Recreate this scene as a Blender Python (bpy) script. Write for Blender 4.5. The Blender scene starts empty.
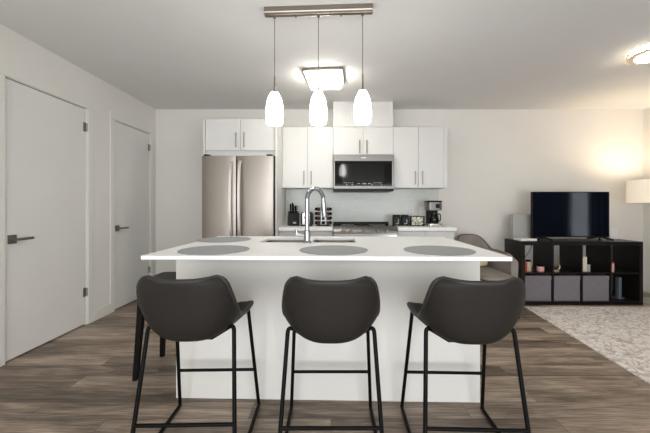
import bpy, bmesh, math, random
from mathutils import Vector, Matrix, Euler
random.seed(7)
S = bpy.context.scene
C = S.collection
PI = math.pi
H = 2.477            # ceiling height
WL, WR, WK, WB = -2.39, 4.26, 4.50, -1.90    # left wall, right wall, kitchen wall, wall behind the camera

# ------------------------------------------------------------------ camera, world, daylight, exposure
cam = bpy.data.objects.new('camera', bpy.data.cameras.new('camera'))
C.objects.link(cam); S.camera = cam
cam.location = (0, 0, 1.16); cam.rotation_euler = (PI/2, 0, 0)
cam.data.sensor_width = 36; cam.data.lens = 330/650*36
cam.data.shift_x = -6/650; cam.data.shift_y = -10.5/650
cam.data.clip_start = 0.05

w = bpy.data.worlds.new('daylight'); S.world = w; w.use_nodes = True
bg = w.node_tree.nodes['Background']
bg.inputs[0].default_value = (0.80, 0.90, 1.0, 1); bg.inputs[1].default_value = 1.6

def area(name, loc, rot, sx, sy, power, col):
    l = bpy.data.lights.new(name, 'AREA'); l.shape = 'RECTANGLE'; l.size = sx; l.size_y = sy
    l.energy = power; l.color = col
    o = bpy.data.objects.new(name, l); C.objects.link(o); o.location = loc; o.rotation_euler = rot
    return o
area('rear_fill_light', (0.43, WB+0.03, 0.97), (PI/2, 0, 0), 4.5, 1.6, 80, (0.97, 0.985, 1.0))  # added area lamp at the unseen rear window, fills the room

S.view_settings.view_transform = 'Standard'; S.view_settings.look = 'None'
S.view_settings.gamma = 1; S.view_settings.use_curve_mapping = False
S.view_settings.exposure = 0.68

# ------------------------------------------------------------------ materials
def lin(c):
    return tuple((x/255/12.92 if x/255 <= .04045 else ((x/255+.055)/1.055)**2.4) for x in c)+(1,)
def mat(name, rgb, rough=.5, metal=0., var=0., scale=30., bump=0., stretch=(1,1,1), spec=.5, coat=0., emit=None, es=0.):
    m = bpy.data.materials.new(name); m.use_nodes = True
    nt = m.node_tree; b = nt.nodes['Principled BSDF']
    b.inputs['Base Color'].default_value = lin(rgb); b.inputs['Roughness'].default_value = rough
    b.inputs['Metallic'].default_value = metal; b.inputs['Specular IOR Level'].default_value = spec
    if coat: b.inputs['Coat Weight'].default_value = coat; b.inputs['Coat Roughness'].default_value = .05
    if emit: b.inputs['Emission Color'].default_value = lin(emit); b.inputs['Emission Strength'].default_value = es
    if var or bump:
        tc = nt.nodes.new('ShaderNodeTexCoord'); mp = nt.nodes.new('ShaderNodeMapping'); mp.inputs['Scale'].default_value = stretch
        n = nt.nodes.new('ShaderNodeTexNoise'); n.inputs['Scale'].default_value = scale; n.inputs['Detail'].default_value = 4
        nt.links.new(tc.outputs['Object'], mp.inputs[0]); nt.links.new(mp.outputs[0], n.inputs['Vector'])
        if var:
            r = nt.nodes.new('ShaderNodeValToRGB')
            c = lin(rgb)
            r.color_ramp.elements[0].position = .3; r.color_ramp.elements[1].position = .7
            r.color_ramp.elements[0].color = tuple(x*(1-var) for x in c[:3])+(1,)
            r.color_ramp.elements[1].color = tuple(min(1, x*(1+var)) for x in c[:3])+(1,)
            nt.links.new(n.outputs['Fac'], r.inputs[0]); nt.links.new(r.outputs[0], b.inputs['Base Color'])
        if bump:
            bp = nt.nodes.new('ShaderNodeBump'); bp.inputs['Strength'].default_value = bump; bp.inputs['Distance'].default_value = .002
            nt.links.new(n.outputs['Fac'], bp.inputs['Height']); nt.links.new(bp.outputs[0], b.inputs['Normal'])
    return m

M = {}
M['wall'] = mat('wall_paint', (226,223,217), .85, var=.012, scale=3, bump=.05)
M['ceil'] = mat('ceiling_paint', (224,223,221), .9, var=.01, scale=4, bump=.05)
M['trim'] = mat('white_trim_paint', (224,222,216), .5, var=.01, scale=5)
M['door'] = mat('door_paint', (223,222,218), .55, var=.01, scale=3)
M['cab'] = mat('white_cabinet', (216,215,212), .4, var=.01, scale=4)
M['cabin'] = mat('cabinet_carcass', (214,208,196), .5, var=.02, scale=6)
M['quartz'] = mat('white_quartz', (240,240,238), .3, var=.02, scale=60)
M['panel'] = mat('island_panel', (222,219,213), .5, var=.01, scale=5)
M['steel'] = mat('brushed_steel', (158,150,142), .4, 1., var=.05, scale=8, stretch=(60,60,.6))
M['steel2'] = mat('satin_steel', (190,188,186), .3, 1., var=.03, scale=40)
M['handle_steel'] = mat('bright_handle_steel', (226,223,219), .5, .75, var=.03, scale=40)
M['steelmid'] = mat('dark_satin_steel', (128,125,121), .42, 1., var=.03, scale=40)
M['sink'] = mat('sink_steel', (150,141,131), .4, 1., var=.04, scale=30)
M['chrome'] = mat('chrome', (165,168,172), .14, 1., var=.01, scale=20)
M['nickel'] = mat('brushed_nickel', (150,142,132), .32, 1., var=.06, scale=6, stretch=(.5,40,40))
M['pull'] = mat('dark_nickel_pull', (150,148,144), .35, 1., var=.04, scale=40)
M['darkmetal'] = mat('dark_bronze_metal', (140,135,126), .4, .9, var=.05, scale=40)
M['black'] = mat('black_plastic', (14,14,15), .42, spec=.22, var=.1, scale=40)
M['blackglass'] = mat('black_glass', (6,7,8), .06, spec=.35, var=.05, scale=4)
M['screen'] = mat('screen_glass', (7,9,14), .08, spec=.6, var=.05, scale=4)
M['frame'] = mat('black_powder_coat', (12,12,12), .5, var=.08, scale=80, spec=.1)
M['leather'] = mat('charcoal_leather', (38,35,32), .55, var=.06, scale=120, bump=.25, spec=.2)
M['piping'] = mat('charcoal_piping', (48,46,43), .5, var=.05, scale=120, spec=.3)
M['blackwood'] = mat('black_stained_wood', (16,14,13), .5, spec=.15, var=.15, scale=20, stretch=(8,8,1))
M['espresso'] = mat('espresso_veneer', (19,13,13), .36, spec=.32, var=.14, scale=10, stretch=(1,8,8))
M['bin'] = mat('grey_bin_fabric', (118,112,118), .9, var=.1, scale=14, bump=.3, stretch=(1,1,5))
M['matte'] = mat('grey_felt', (150,152,153), .9, var=.05, scale=180, bump=.3)
M['velvet'] = mat('grey_velvet', (134,126,119), .85, var=.13, scale=9, bump=.15)
M['velvetdark'] = mat('grey_velvet_welt', (70,65,60), .85, var=.1, scale=20)
M['cream'] = mat('cream_cushion_weave', (212,198,160), .9, var=.18, scale=45, bump=.4)
M['white'] = mat('white_plastic', (232,231,227), .45, var=.01, scale=10)
M['pale'] = mat('pale_grey_plastic', (166,166,162), .6, var=.02, scale=10)
M['bluegrey'] = mat('blue_grey_plastic', (96,106,116), .5, var=.05, scale=20)
M['red'] = mat('red_wax', (166,48,44), .4, var=.08, scale=20)
M['pink'] = mat('pink_wax', (216,164,158), .45, var=.08, scale=30)
M['tan'] = mat('tan_ceramic', (186,166,136), .5, var=.08, scale=30)
M['gold'] = mat('brass_wire', (206,188,156), .4, .6, var=.05, scale=30)
M['paper'] = mat('cream_book_cover', (214,208,190), .7, var=.05, scale=40)
M['paper2'] = mat('sage_book_cover', (150,154,140), .7, var=.06, scale=40)
M['spice'] = mat('brown_spice', (66,48,36), .6, var=.3, scale=60)
M['void'] = mat('gap_shade_paint', (18,17,16), .9, var=.1, scale=10)  # shade put into the colour, for slots and behind door gaps
M['navy'] = mat('navy_curtain_cloth', (74,90,136), .9, var=.12, scale=16, stretch=(1,12,.3))
M['shade'] = mat('opal_glass_shade', (250,250,250), .3, emit=(255,253,250), es=9, var=.01, scale=5)
M['diff'] = mat('opal_diffuser', (250,250,250), .4, emit=(255,249,238), es=17, var=.01, scale=5)
M['diffw'] = mat('warm_opal_diffuser', (250,248,244), .4, emit=(255,240,214), es=18, var=.01, scale=5)
M['lampshade'] = mat('cream_linen_shade', (236,226,208), .9, emit=(255,238,214), es=.2, var=.03, scale=60)
M['bulb'] = mat('warm_bulb', (255,240,220), .4, emit=(255,214,160), es=9, var=.01, scale=5)
M['ledgrey'] = mat('grey_legend', (168,172,174), .5, var=.02, scale=50)

def mat_floor():
    m = bpy.data.materials.new('grey_brown_vinyl_plank'); m.use_nodes = True
    nt = m.node_tree; L = nt.links; N = nt.nodes.new; b = nt.nodes['Principled BSDF']
    tc = N('ShaderNodeTexCoord')
    br = N('ShaderNodeTexBrick'); br.offset = .37; br.inputs['Scale'].default_value = 1
    br.inputs['Brick Width'].default_value = 1.22; br.inputs['Row Height'].default_value = .15
    br.inputs['Mortar Size'].default_value = .0012; br.inputs['Mortar Smooth'].default_value = .3
    br.inputs['Color1'].default_value = (0,0,0,1); br.inputs['Color2'].default_value = (1,1,1,1); br.inputs['Mortar'].default_value = (.5,.5,.5,1)
    L.new(tc.outputs['Object'], br.inputs['Vector'])
    # per-plank offset so the grain breaks at each joint
    cmb = N('ShaderNodeVectorMath'); cmb.operation = 'MULTIPLY'; cmb.inputs[1].default_value = (7.3, 3.1, 5)
    L.new(br.outputs['Color'], cmb.inputs[0])
    add = N('ShaderNodeVectorMath'); add.operation = 'ADD'; L.new(tc.outputs['Object'], add.inputs[0]); L.new(cmb.outputs[0], add.inputs[1])
    def noise(sx, sy, sc, det, dist=0):
        mp = N('ShaderNodeMapping'); mp.inputs['Scale'].default_value = (sx, sy, 1); L.new(add.outputs[0], mp.inputs[0])
        n = N('ShaderNodeTexNoise'); n.inputs['Scale'].default_value = sc; n.inputs['Detail'].default_value = det; n.inputs['Distortion'].default_value = dist
        n.inputs['Roughness'].default_value = .62
        L.new(mp.outputs[0], n.inputs['Vector']); return n.outputs['Fac']
    broad = noise(.9, 6, 1.6, 5, .8); fine = noise(1.6, 32, 3.2, 5, .3); cloud = noise(.7, 1.3, 2.0, 3)
    def math_(op, a, bb):
        n = N('ShaderNodeMath'); n.operation = op
        for i, x in enumerate((a, bb)):
            if isinstance(x, float): n.inputs[i].default_value = x
            else: L.new(x, n.inputs[i])
        return n.outputs[0]
    bw = N('ShaderNodeRGBToBW'); L.new(br.outputs['Color'], bw.inputs[0])
    s = math_('ADD', math_('MULTIPLY', broad, .50), math_('MULTIPLY', fine, .40))
    s = math_('ADD', s, math_('MULTIPLY', cloud, .18)); s = math_('ADD', s, math_('MULTIPLY', bw.outputs[0], .13))
    r = N('ShaderNodeValToRGB'); e = r.color_ramp.elements
    e[0].position = .40; e[0].color = lin((64,54,46)); e[1].position = .76; e[1].color = lin((192,174,154))
    x = e.new(.53); x.color = lin((102,89,77)); x = e.new(.63); x.color = lin((142,126,111))
    L.new(s, r.inputs[0])
    mx = N('ShaderNodeMix'); mx.data_type = 'RGBA'; mx.blend_type = 'MIX'
    L.new(br.outputs['Fac'], mx.inputs[0]); L.new(r.outputs[0], mx.inputs[6]); mx.inputs[7].default_value = lin((72,62,54))
    L.new(mx.outputs[2], b.inputs['Base Color'])
    b.inputs['Roughness'].default_value = .42; b.inputs['Specular IOR Level'].default_value = .35
    bp = N('ShaderNodeBump'); bp.inputs['Strength'].default_value = .15; bp.inputs['Distance'].default_value = .002
    L.new(fine, bp.inputs['Height']); L.new(bp.outputs[0], b.inputs['Normal'])
    return m
M['floor'] = mat_floor()

def mat_tile():
    m = bpy.data.materials.new('pale_green_glass_mosaic'); m.use_nodes = True
    nt = m.node_tree; L = nt.links; N = nt.nodes.new; b = nt.nodes['Principled BSDF']
    tc = N('ShaderNodeTexCoord'); sp = N('ShaderNodeSeparateXYZ'); cb = N('ShaderNodeCombineXYZ')
    L.new(tc.outputs['Object'], sp.inputs[0]); L.new(sp.outputs[0], cb.inputs[0]); L.new(sp.outputs[2], cb.inputs[1])
    br = N('ShaderNodeTexBrick'); br.inputs['Scale'].default_value = 1; br.offset = .5
    br.inputs['Brick Width'].default_value = .024; br.inputs['Row Height'].default_value = .0235
    br.inputs['Mortar Size'].default_value = .0014
    br.inputs['Color1'].default_value = lin((203,207,198)); br.inputs['Color2'].default_value = lin((211,213,206)); br.inputs['Mortar'].default_value = lin((218,217,211))
    L.new(cb.outputs[0], br.inputs['Vector']); L.new(br.outputs['Color'], b.inputs['Base Color'])
    b.inputs['Roughness'].default_value = .22
    bp = N('ShaderNodeBump'); bp.invert = True; bp.inputs['Strength'].default_value = .3; bp.inputs['Distance'].default_value = .001
    L.new(br.outputs['Fac'], bp.inputs['Height']); L.new(bp.outputs[0], b.inputs['Normal'])
    return m
M['tile'] = mat_tile()

def mat_rug():
    m = bpy.data.materials.new('distressed_cream_rug'); m.use_nodes = True
    nt = m.node_tree; L = nt.links; N = nt.nodes.new; b = nt.nodes['Principled BSDF']
    tc = N('ShaderNodeTexCoord')
    def noise(sc, det, sx=1, sy=1, dist=0.):
        mp = N('ShaderNodeMapping'); mp.inputs['Scale'].default_value = (sx, sy, 1); L.new(tc.outputs['Object'], mp.inputs[0])
        n = N('ShaderNodeTexNoise'); n.inputs['Scale'].default_value = sc; n.inputs['Detail'].default_value = det; n.inputs['Distortion'].default_value = dist
        n.inputs['Roughness'].default_value = .7
        L.new(mp.outputs[0], n.inputs['Vector']); return n.outputs['Fac']
    w1 = N('ShaderNodeTexVoronoi'); w1.feature = 'DISTANCE_TO_EDGE'; w1.inputs['Scale'].default_value = 17
    wn = N('ShaderNodeTexNoise'); wn.inputs['Scale'].default_value = 7; wn.inputs['Detail'].default_value = 3; L.new(tc.outputs['Object'], wn.inputs['Vector'])
    va = N('ShaderNodeVectorMath'); va.operation = 'MULTIPLY_ADD'; va.inputs[1].default_value = (.16, .16, 0); L.new(wn.outputs['Color'], va.inputs[0]); L.new(tc.outputs['Object'], va.inputs[2])
    L.new(va.outputs[0], w1.inputs['Vector'])
    r1 = N('ShaderNodeValToRGB'); r1.color_ramp.elements[0].position = .01; r1.color_ramp.elements[1].position = .13
    L.new(w1.outputs['Distance'], r1.inputs[0])
    r2 = N('ShaderNodeValToRGB'); r2.color_ramp.elements[0].position = .47; r2.color_ramp.elements[1].position = .58
    L.new(noise(5, 7, 1, 1.6, 1.2), r2.inputs[0])
    mul = N('ShaderNodeMath'); mul.operation = 'MAXIMUM'; L.new(r1.outputs[0], mul.inputs[0]); L.new(r2.outputs[0], mul.inputs[1])
    r3 = N('ShaderNodeValToRGB'); r3.color_ramp.elements[0].position = .3; r3.color_ramp.elements[1].position = .66
    L.new(noise(38, 6, 1, 1, .8), r3.inputs[0])
    a = N('ShaderNodeMix'); a.data_type = 'RGBA'; L.new(r3.outputs[0], a.inputs[0]); a.inputs[6].default_value = lin((216,207,200)); a.inputs[7].default_value = lin((250,246,241))
    c = N('ShaderNodeMix'); c.data_type = 'RGBA'; L.new(mul.outputs[0], c.inputs[0]); c.inputs[6].default_value = lin((188,174,165)); L.new(a.outputs[2], c.inputs[7])
    L.new(c.outputs[2], b.inputs['Base Color']); b.inputs['Roughness'].default_value = .95; b.inputs['Specular IOR Level'].default_value = .1
    bp = N('ShaderNodeBump'); bp.inputs['Strength'].default_value = .5; bp.inputs['Distance'].default_value = .003
    L.new(noise(160, 3), bp.inputs['Height']); L.new(bp.outputs[0], b.inputs['Normal'])
    return m
M['rug'] = mat_rug()

def mat_script():
    m = bpy.data.materials.new('mottled_black_and_cream_print'); m.use_nodes = True
    nt = m.node_tree; L = nt.links; N = nt.nodes.new; b = nt.nodes['Principled BSDF']
    tc = N('ShaderNodeTexCoord'); n = N('ShaderNodeTexNoise'); n.inputs['Scale'].default_value = 38; n.inputs['Detail'].default_value = 2; n.inputs['Distortion'].default_value = 2
    L.new(tc.outputs['Object'], n.inputs['Vector'])
    r = N('ShaderNodeValToRGB'); r.color_ramp.elements[0].position = .44; r.color_ramp.elements[1].position = .52
    r.color_ramp.elements[0].color = lin((70,70,62)); r.color_ramp.elements[1].color = lin((222,218,200))
    L.new(n.outputs['Fac'], r.inputs[0]); L.new(r.outputs[0], b.inputs['Base Color']); b.inputs['Roughness'].default_value = .6
    return m
M['print'] = mat_script()

def mat_glass(name, rough=0.0, tint=(1,1,1,1)):
    m = bpy.data.materials.new(name); m.use_nodes = True
    nt = m.node_tree; b = nt.nodes['Principled BSDF']
    b.inputs['Transmission Weight'].default_value = 1; b.inputs['Roughness'].default_value = rough
    b.inputs['Base Color'].default_value = tint; b.inputs['IOR'].default_value = 1.45
    n = nt.nodes.new('ShaderNodeTexNoise'); n.inputs['Scale'].default_value = 2
    bp = nt.nodes.new('ShaderNodeBump'); bp.inputs['Strength'].default_value = .01
    nt.links.new(n.outputs['Fac'], bp.inputs['Height']); nt.links.new(bp.outputs[0], b.inputs['Normal'])
    return m
M['glass'] = mat_glass('clear_glass')

# ------------------------------------------------------------------ mesh builder
class MB:
    def __init__(s): s.v = []; s.f = []; s.m = []
    def raw(s, vs, fs, mi=0, T=None):
        o = len(s.v)
        for p in vs:
            p = Vector(p)
            s.v.append(tuple(T @ p) if T else tuple(p))
        for f in fs: s.f.append([i+o for i in f]); s.m.append(mi)
        return s
    def bm(s, bm, mi=0, T=None):
        bm.verts.index_update()
        s.raw([v.co.copy() for v in bm.verts], [[v.index for v in f.verts] for f in bm.faces], mi, T); bm.free(); return s
    def box(s, lo, hi, bev=0., mi=0, T=None, seg=2):
        b = bmesh.new(); bmesh.ops.create_cube(b, size=1)
        c = [(lo[i]+hi[i])/2 for i in range(3)]; d = [abs(hi[i]-lo[i]) for i in range(3)]
        for v in b.verts: v.co = Vector((c[0]+v.co.x*d[0], c[1]+v.co.y*d[1], c[2]+v.co.z*d[2]))
        if bev: bmesh.ops.bevel(b, geom=list(b.edges), offset=min(bev, min(d)*.49), segments=seg, profile=.5, affect='EDGES')
        return s.bm(b, mi, T)
    def prism(s, poly, lo, hi, axis='y', bev=0., mi=0, T=None):
        # poly: 2-D outline (counter-clockwise); extruded along the axis
        def p3(a, b, t): return {'x': (t, a, b), 'y': (a, t, b), 'z': (a, b, t)}[axis]
        b = bmesh.new()
        A = [b.verts.new(p3(x, y, lo)) for x, y in poly]; B = [b.verts.new(p3(x, y, hi)) for x, y in poly]
        n = len(poly); b.faces.new(A); b.faces.new(B[::-1])
        for i in range(n): b.faces.new((A[i], B[i], B[(i+1) % n], A[(i+1) % n]))
        bmesh.ops.recalc_face_normals(b, faces=list(b.faces))
        if bev:
            es = [e for e in b.edges if len(e.link_faces) == 2 and e.calc_face_angle(0) > .5]
            bmesh.ops.bevel(b, geom=es, offset=bev, segments=2, profile=.5, affect='EDGES')
        return s.bm(b, mi, T)
    def tube(s, pts, r, n=10, closed=False, mi=0, T=None, cap=True):
        P = [Vector(p) for p in pts]; N_ = len(P); R = r if isinstance(r, (list, tuple)) else [r]*N_
        tang = []
        for i in range(N_):
            a = P[(i-1) % N_] if (closed or i > 0) else P[i]; b = P[(i+1) % N_] if (closed or i < N_-1) else P[i]
            tang.append((b-a).normalized())
        t0 = tang[0]; up = Vector((0,0,1)) if abs(t0.z) < .9 else Vector((1,0,0))
        nrm = t0.cross(up).normalized(); vs = []
        for i in range(N_):
            if i > 0:
                q = tang[i-1].rotation_difference(tang[i]); nrm = (q @ nrm).normalized()
            bi = tang[i].cross(nrm)
            for k in range(n):
                a = 2*PI*k/n; vs.append(P[i]+(nrm*math.cos(a)+bi*math.sin(a))*R[i])
        fs = []
        for i in range(N_ if closed else N_-1):
            j = (i+1) % N_
            for k in range(n): fs.append([i*n+k, i*n+(k+1) % n, j*n+(k+1) % n, j*n+k])
        if cap and not closed: fs.append(list(range(n))[::-1]); fs.append([(N_-1)*n+k for k in range(n)])
        return s.raw(vs, fs, mi, T)
    def lathe(s, prof, c=(0,0,0), n=28, mi=0, T=None, axis='z'):
        vs = []; fs = []; m = len(prof)
        for r, z in prof:
            for k in range(n):
                a = 2*PI*k/n; p = (r*math.cos(a), r*math.sin(a), z)
                if axis == 'y': p = (p[0], p[2], p[1])
                if axis == 'x': p = (p[2], p[0], p[1])
                vs.append((c[0]+p[0], c[1]+p[1], c[2]+p[2]))
        for i in range(m-1):
            for k in range(n): fs.append([i*n+k, i*n+(k+1) % n, (i+1)*n+(k+1) % n, (i+1)*n+k])
        if prof[0][0] > 1e-4: fs.append(list(range(n))[::-1])
        if prof[-1][0] > 1e-4: fs.append([(m-1)*n+k for k in range(n)])
        return s.raw(vs, fs, mi, T)
    def grid(s, fn, nu, nv, mi=0, T=None, flip=False):
        vs = [fn(i/(nu-1), j/(nv-1)) for j in range(nv) for i in range(nu)]
        fs = []
        for j in range(nv-1):
            for i in range(nu-1):
                q = [j*nu+i, j*nu+i+1, (j+1)*nu+i+1, (j+1)*nu+i]
                fs.append(q[::-1] if flip else q)
        return s.raw(vs, fs, mi, T)
    def build(s, name, mats, parent=None, loc=None, rot=None, kind=None, sharp=38, fix=True):
        me = bpy.data.meshes.new(name); me.from_pydata(s.v, [], s.f)
        if not isinstance(mats, (list, tuple)): mats = [mats]
        for m in mats: me.materials.append(M[m] if isinstance(m, str) else m)
        me.polygons.foreach_set('material_index', s.m)
        b = bmesh.new(); b.from_mesh(me); bmesh.ops.remove_doubles(b, verts=list(b.verts), dist=1e-6)
        if fix: bmesh.ops.recalc_face_normals(b, faces=list(b.faces))
        b.to_mesh(me); b.free()
        me.shade_smooth(); me.set_sharp_from_angle(angle=math.radians(sharp)); me.update()
        o = bpy.data.objects.new(name, me); C.objects.link(o)
        if parent: o.parent = parent
        if loc: o.location = loc
        if rot: o.rotation_euler = rot
        if kind: o['kind'] = kind
        if fix:
            wn = o.modifiers.new('flat_faces', 'WEIGHTED_NORMAL'); wn.keep_sharp = True
        return o

def rounded(pts, r, n=5):
    P = [Vector(p) for p in pts]; out = [P[0]]
    for i in range(1, len(P)-1):
        a, b, c = P[i-1], P[i], P[i+1]; d1 = (a-b); d2 = (c-b)
        rr = min(r, d1.length*.45, d2.length*.45); p, q = b+d1.normalized()*rr, b+d2.normalized()*rr
        for k in range(n+1):
            t = k/n; out.append(p*(1-t)**2+b*2*t*(1-t)+q*t*t)
    out.append(P[-1]); return out
def rrect(x0, x1, y0, y1, r, n=5):
    out = []
    for cx, cy, a0 in ((x1-r, y0+r, -PI/2), (x1-r, y1-r, 0), (x0+r, y1-r, PI/2), (x0+r, y0+r, PI)):
        for k in range(n+1):
            a = a0+PI/2*k/n; out.append((cx+r*math.cos(a), cy+r*math.sin(a)))
    return out
def spline(P, t):
    # Catmull-Rom through tuples, t in 0..1
    n = len(P)-1; x = min(max(t, 0), 1)*n; i = min(int(x), n-1); f = x-i
    g = lambda k: P[min(max(k, 0), n)]
    r = []
    for a, b, c, d in zip(g(i-1), g(i), g(i+1), g(i+2)):
        r.append(.5*((2*b)+(-a+c)*f+(2*a-5*b+4*c-d)*f*f+(-a+3*b-3*c+d)*f**3))
    return r
def T(loc=(0,0,0), rot=(0,0,0)):
    return Matrix.Translation(loc) @ Euler(rot).to_matrix().to_4x4()

def tag(o, label, cat, group=None):
    o['label'] = label; o['category'] = cat
    if group: o['group'] = group
    return o
def thing(name, label, cat, loc=(0,0,0), rotz=0., group=None):
    o = bpy.data.objects.new(name, None); C.objects.link(o); o.location = loc; o.rotation_euler = (0,0,rotz)
    o.empty_display_size = .1
    return tag(o, label, cat, group)
def dup(root, loc, rotz, label, group=None):
    r = root.copy(); C.objects.link(r); r.location = loc; r.rotation_euler = (0,0,rotz); r['label'] = label
    if group: r['group'] = group
    for ch in list(root.children):
        c = ch.copy(); C.objects.link(c); c.parent = r
        for g in list(ch.children):
            d = g.copy(); C.objects.link(d); d.parent = c
    return r

# ------------------------------------------------------------------ the setting
D1 = (2.405, 3.245, 2.125); D2 = (3.625, 4.375, 2.125)       # door openings on the left wall: y0, y1, height
MB().box((WL-.25, WB-.2, -.12), (WR+.25, WK+.25, 0)).build('floor', 'floor', kind='structure')
MB().box((WL-.25, WB-.2, H), (WR+.25, WK+.25, H+.12)).build('ceiling', 'ceil', kind='structure')
MB().box((WL-.25, WK, 0), (WR+.25, WK+.15, H)).build('wall_kitchen', 'wall', kind='structure')
b = MB(); x0, x1 = WL-.18, WL
for y0, y1, z0, z1 in ((WB-.15, D1[0], 0, H), (D1[0], D1[1], D1[2], H), (D1[1], D2[0], 0, H), (D2[0], D2[1], D2[2], H), (D2[1], WK, 0, H)):
    b.box((x0, y0, z0), (x1, y1, z1))
for D in (D1, D2): b.box((x0-.06, D[0]-.02, 0), (x0, D[1]+.02, D[2]+.02), mi=1)   # dark sheets added behind the doors, stop light leaking through the gaps
b.build('wall_left', ['wall', 'void'], kind='structure')
# right wall with the window the television reflects
RW = (1.15, 2.95, .55, 2.15)
b = MB()
for y0, y1, z0, z1 in ((WB-.15, RW[0], 0, H), (RW[1], WK, 0, H), (RW[0], RW[1], 0, RW[2]), (RW[0], RW[1], RW[3], H)):
    b.box((WR, y0, z0), (WR+.15, y1, z1))
b.build('wall_right', 'wall', kind='structure')
b = MB(); y0, y1, z0, z1 = RW
for lo, hi in (((y0, z0), (y1, z0+.06)), ((y0, z1-.06), (y1, z1)), ((y0, z0+.06), (y0+.06, z1-.06)), ((y1-.06, z0+.06), (y1, z1-.06)), (((y0+y1)/2-.03, z0+.06), ((y0+y1)/2+.03, z1-.06))):
    b.box((WR+.05, lo[0], lo[1]), (WR+.11, hi[0], hi[1]), .006)
o = b.build('window_1', 'trim', kind='structure')
MB().box((WR+.076, y0+.06, z0+.06), (WR+.082, (y0+y1)/2-.03, z1-.06)).box((WR+.076, (y0+y1)/2+.03, z0+.06), (WR+.082, y1-.06, z1-.06)).build('glass_pane', 'glass', o)
# wall behind the camera; wide window added unseen, shaped for light and reflections
BW = (-1.9, 2.75, .12, 1.82)
b = MB()
for xa, xb, z0, z1 in ((WL-.2, BW[0], 0, H), (BW[1], WR+.2, 0, H), (BW[0], BW[1], 0, BW[2]), (BW[0], BW[1], BW[3], H)):
    b.box((xa, WB-.15, z0), (xb, WB, z1))
b.build('wall_back', 'wall', kind='structure')
b = MB(); xa, xb, z0, z1 = BW; mids = [xa+(xb-xa)*k/3 for k in range(4)]
for k, x in enumerate(mids): b.box((max(xa, x-.04), WB-.11, z0), (min(xb, x+.04), WB-.05, z1), .006)
for k in range(3):
    for z in (z0, z1-.07): b.box((mids[k]+(.08 if False else .04), WB-.11, z), (mids[k+1]-.04, WB-.05, z+.07), .006)
o = b.build('added_window', 'trim', kind='structure')
b = MB()
for k in range(3): b.box((mids[k]+.04, WB-.082, z0+.07), (mids[k+1]-.04, WB-.076, z1-.07))
b.build('glass_pane', 'glass', o)

# doors in the left wall
def door(n, D, hinge_z):
    y0, y1, h = D; g = .004
    d = MB().box((WL-.047, y0+.014+g, .010), (WL-.010, y1-.014-g, h-.014-.006), .002).build('door_%d' % n, 'door', kind='structure')
    hd = MB()
    yy = y0+.075; zz = .91
    hd.box((WL-.010, yy-.033, zz-.033), (WL-.001, yy+.033, zz+.033), .002)
    hd.tube([(WL-.003, yy, zz), (WL+.045, yy, zz)], .010, 12)
    hd.box((WL+.036, yy-.012, zz-.010), (WL+.050, yy+.125, zz+.010), .003)
    hd.build('door_handle', 'darkmetal', d)
    for z in hinge_z:
        MB().tube([(WL-.004, y1-.012, z-.04), (WL-.004, y1-.012, z+.04)], .009, 10).box((WL-.010, y1-.05, z-.045), (WL-.0085, y1-.018, z+.045)).build('hinge', 'pull', d)
    # jamb lining and casing round the opening
    t = MB()
    t.box((WL-.17, y0, 0), (WL, y0+.014, h-.014)); t.box((WL-.17, y1-.014, 0), (WL, y1, h-.014)); t.box((WL-.17, y0, h-.014), (WL, y1, h))
    t.box((WL-.075, y0+.014, 0), (WL-.05, y0+.03, h-.014)); t.box((WL-.075, y1-.03, 0), (WL-.05, y1-.014, h-.014)); t.box((WL-.075, y0+.014, h-.03), (WL-.05, y1-.014, h-.014))
    cw = .07
    t.box((WL, y0-cw+.008, 0), (WL+.010, y0+.008, h-.008), .004); t.box((WL, y1-.008, 0), (WL+.010, y1+cw-.008, h-.008), .004)
    t.box((WL, y0-cw+.008, h-.008), (WL+.010, y1+cw-.008, h+cw-.008), .004)
    t.build('trim_%d' % n, 'trim', kind='structure')
door(1, D1, (.32, 1.93)); door(2, D2, (.32, 1.93))
def base(name, runs):
    b = MB()
    for lo, hi in runs: b.box(lo, hi, .004)
    b.build(name, 'trim', kind='structure')
base('baseboard_left', [((WL, WB, 0), (WL+.013, D1[0]-.064, .105)), ((WL, D1[1]+.064, 0), (WL+.013, D2[0]-.064, .105)), ((WL, D2[1]+.064, 0), (WL+.013, WK, .105))])
base('baseboard_kitchen', [((WL+.014, WK-.013, 0), (-1.46, WK, .105)), ((1.475, WK-.013, 0), (WR, WK, .105))])
base('baseboard_right', [((WR-.013, WB, 0), (WR, WK-.014, .105))])
base('baseboard_back', [((WL+.014, WB, 0), (WR-.014, WB+.013, .105))])

# backsplash
MB().box((-.612, WK-.008, .912), (1.47, WK, 1.388)).build('trim_3', 'tile', kind='structure')
# boxed-in duct chase over the microwave cabinet
MB().box((.027, 4.165, 2.159), (.783, WK, H)).build('trim_4', 'cab', kind='structure')

# curtains at the right-hand window (the television reflects them)
def curtain(y0, y1, label):
    n = max(4, int((y1-y0)/.11)); m = n*8+1
    def f(u, v): return (WR-.09+.035*math.sin(u*n*2*PI), y0+(y1-y0)*u, .06+v*2.2)
    o = MB().grid(f, m, 2).build('curtain', 'navy', fix=False, sharp=180)
    sm = o.modifiers.new('thick', 'SOLIDIFY'); sm.thickness = .004
    tag(o, label, 'curtain', 'navy curtains at the side window')
curtain(.85, 2.27, 'navy curtain hanging at the side window, the panel nearer the sofa side')
curtain(2.70, 3.15, 'narrow navy curtain at the side window, the panel nearer the television wall')
r = thing('curtain_rod', 'black curtain rod above the side window', 'rod', (WR-.09, 2.0, 2.285))
MB().tube([(0,-1.25,0), (0,1.25,0)], .012, 12).build('pole', 'frame', r)
for s in (-1.1, 1.1): MB().tube([(0,s,0), (.09,s,0)], .008, 8).build('bracket', 'frame', r)

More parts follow.
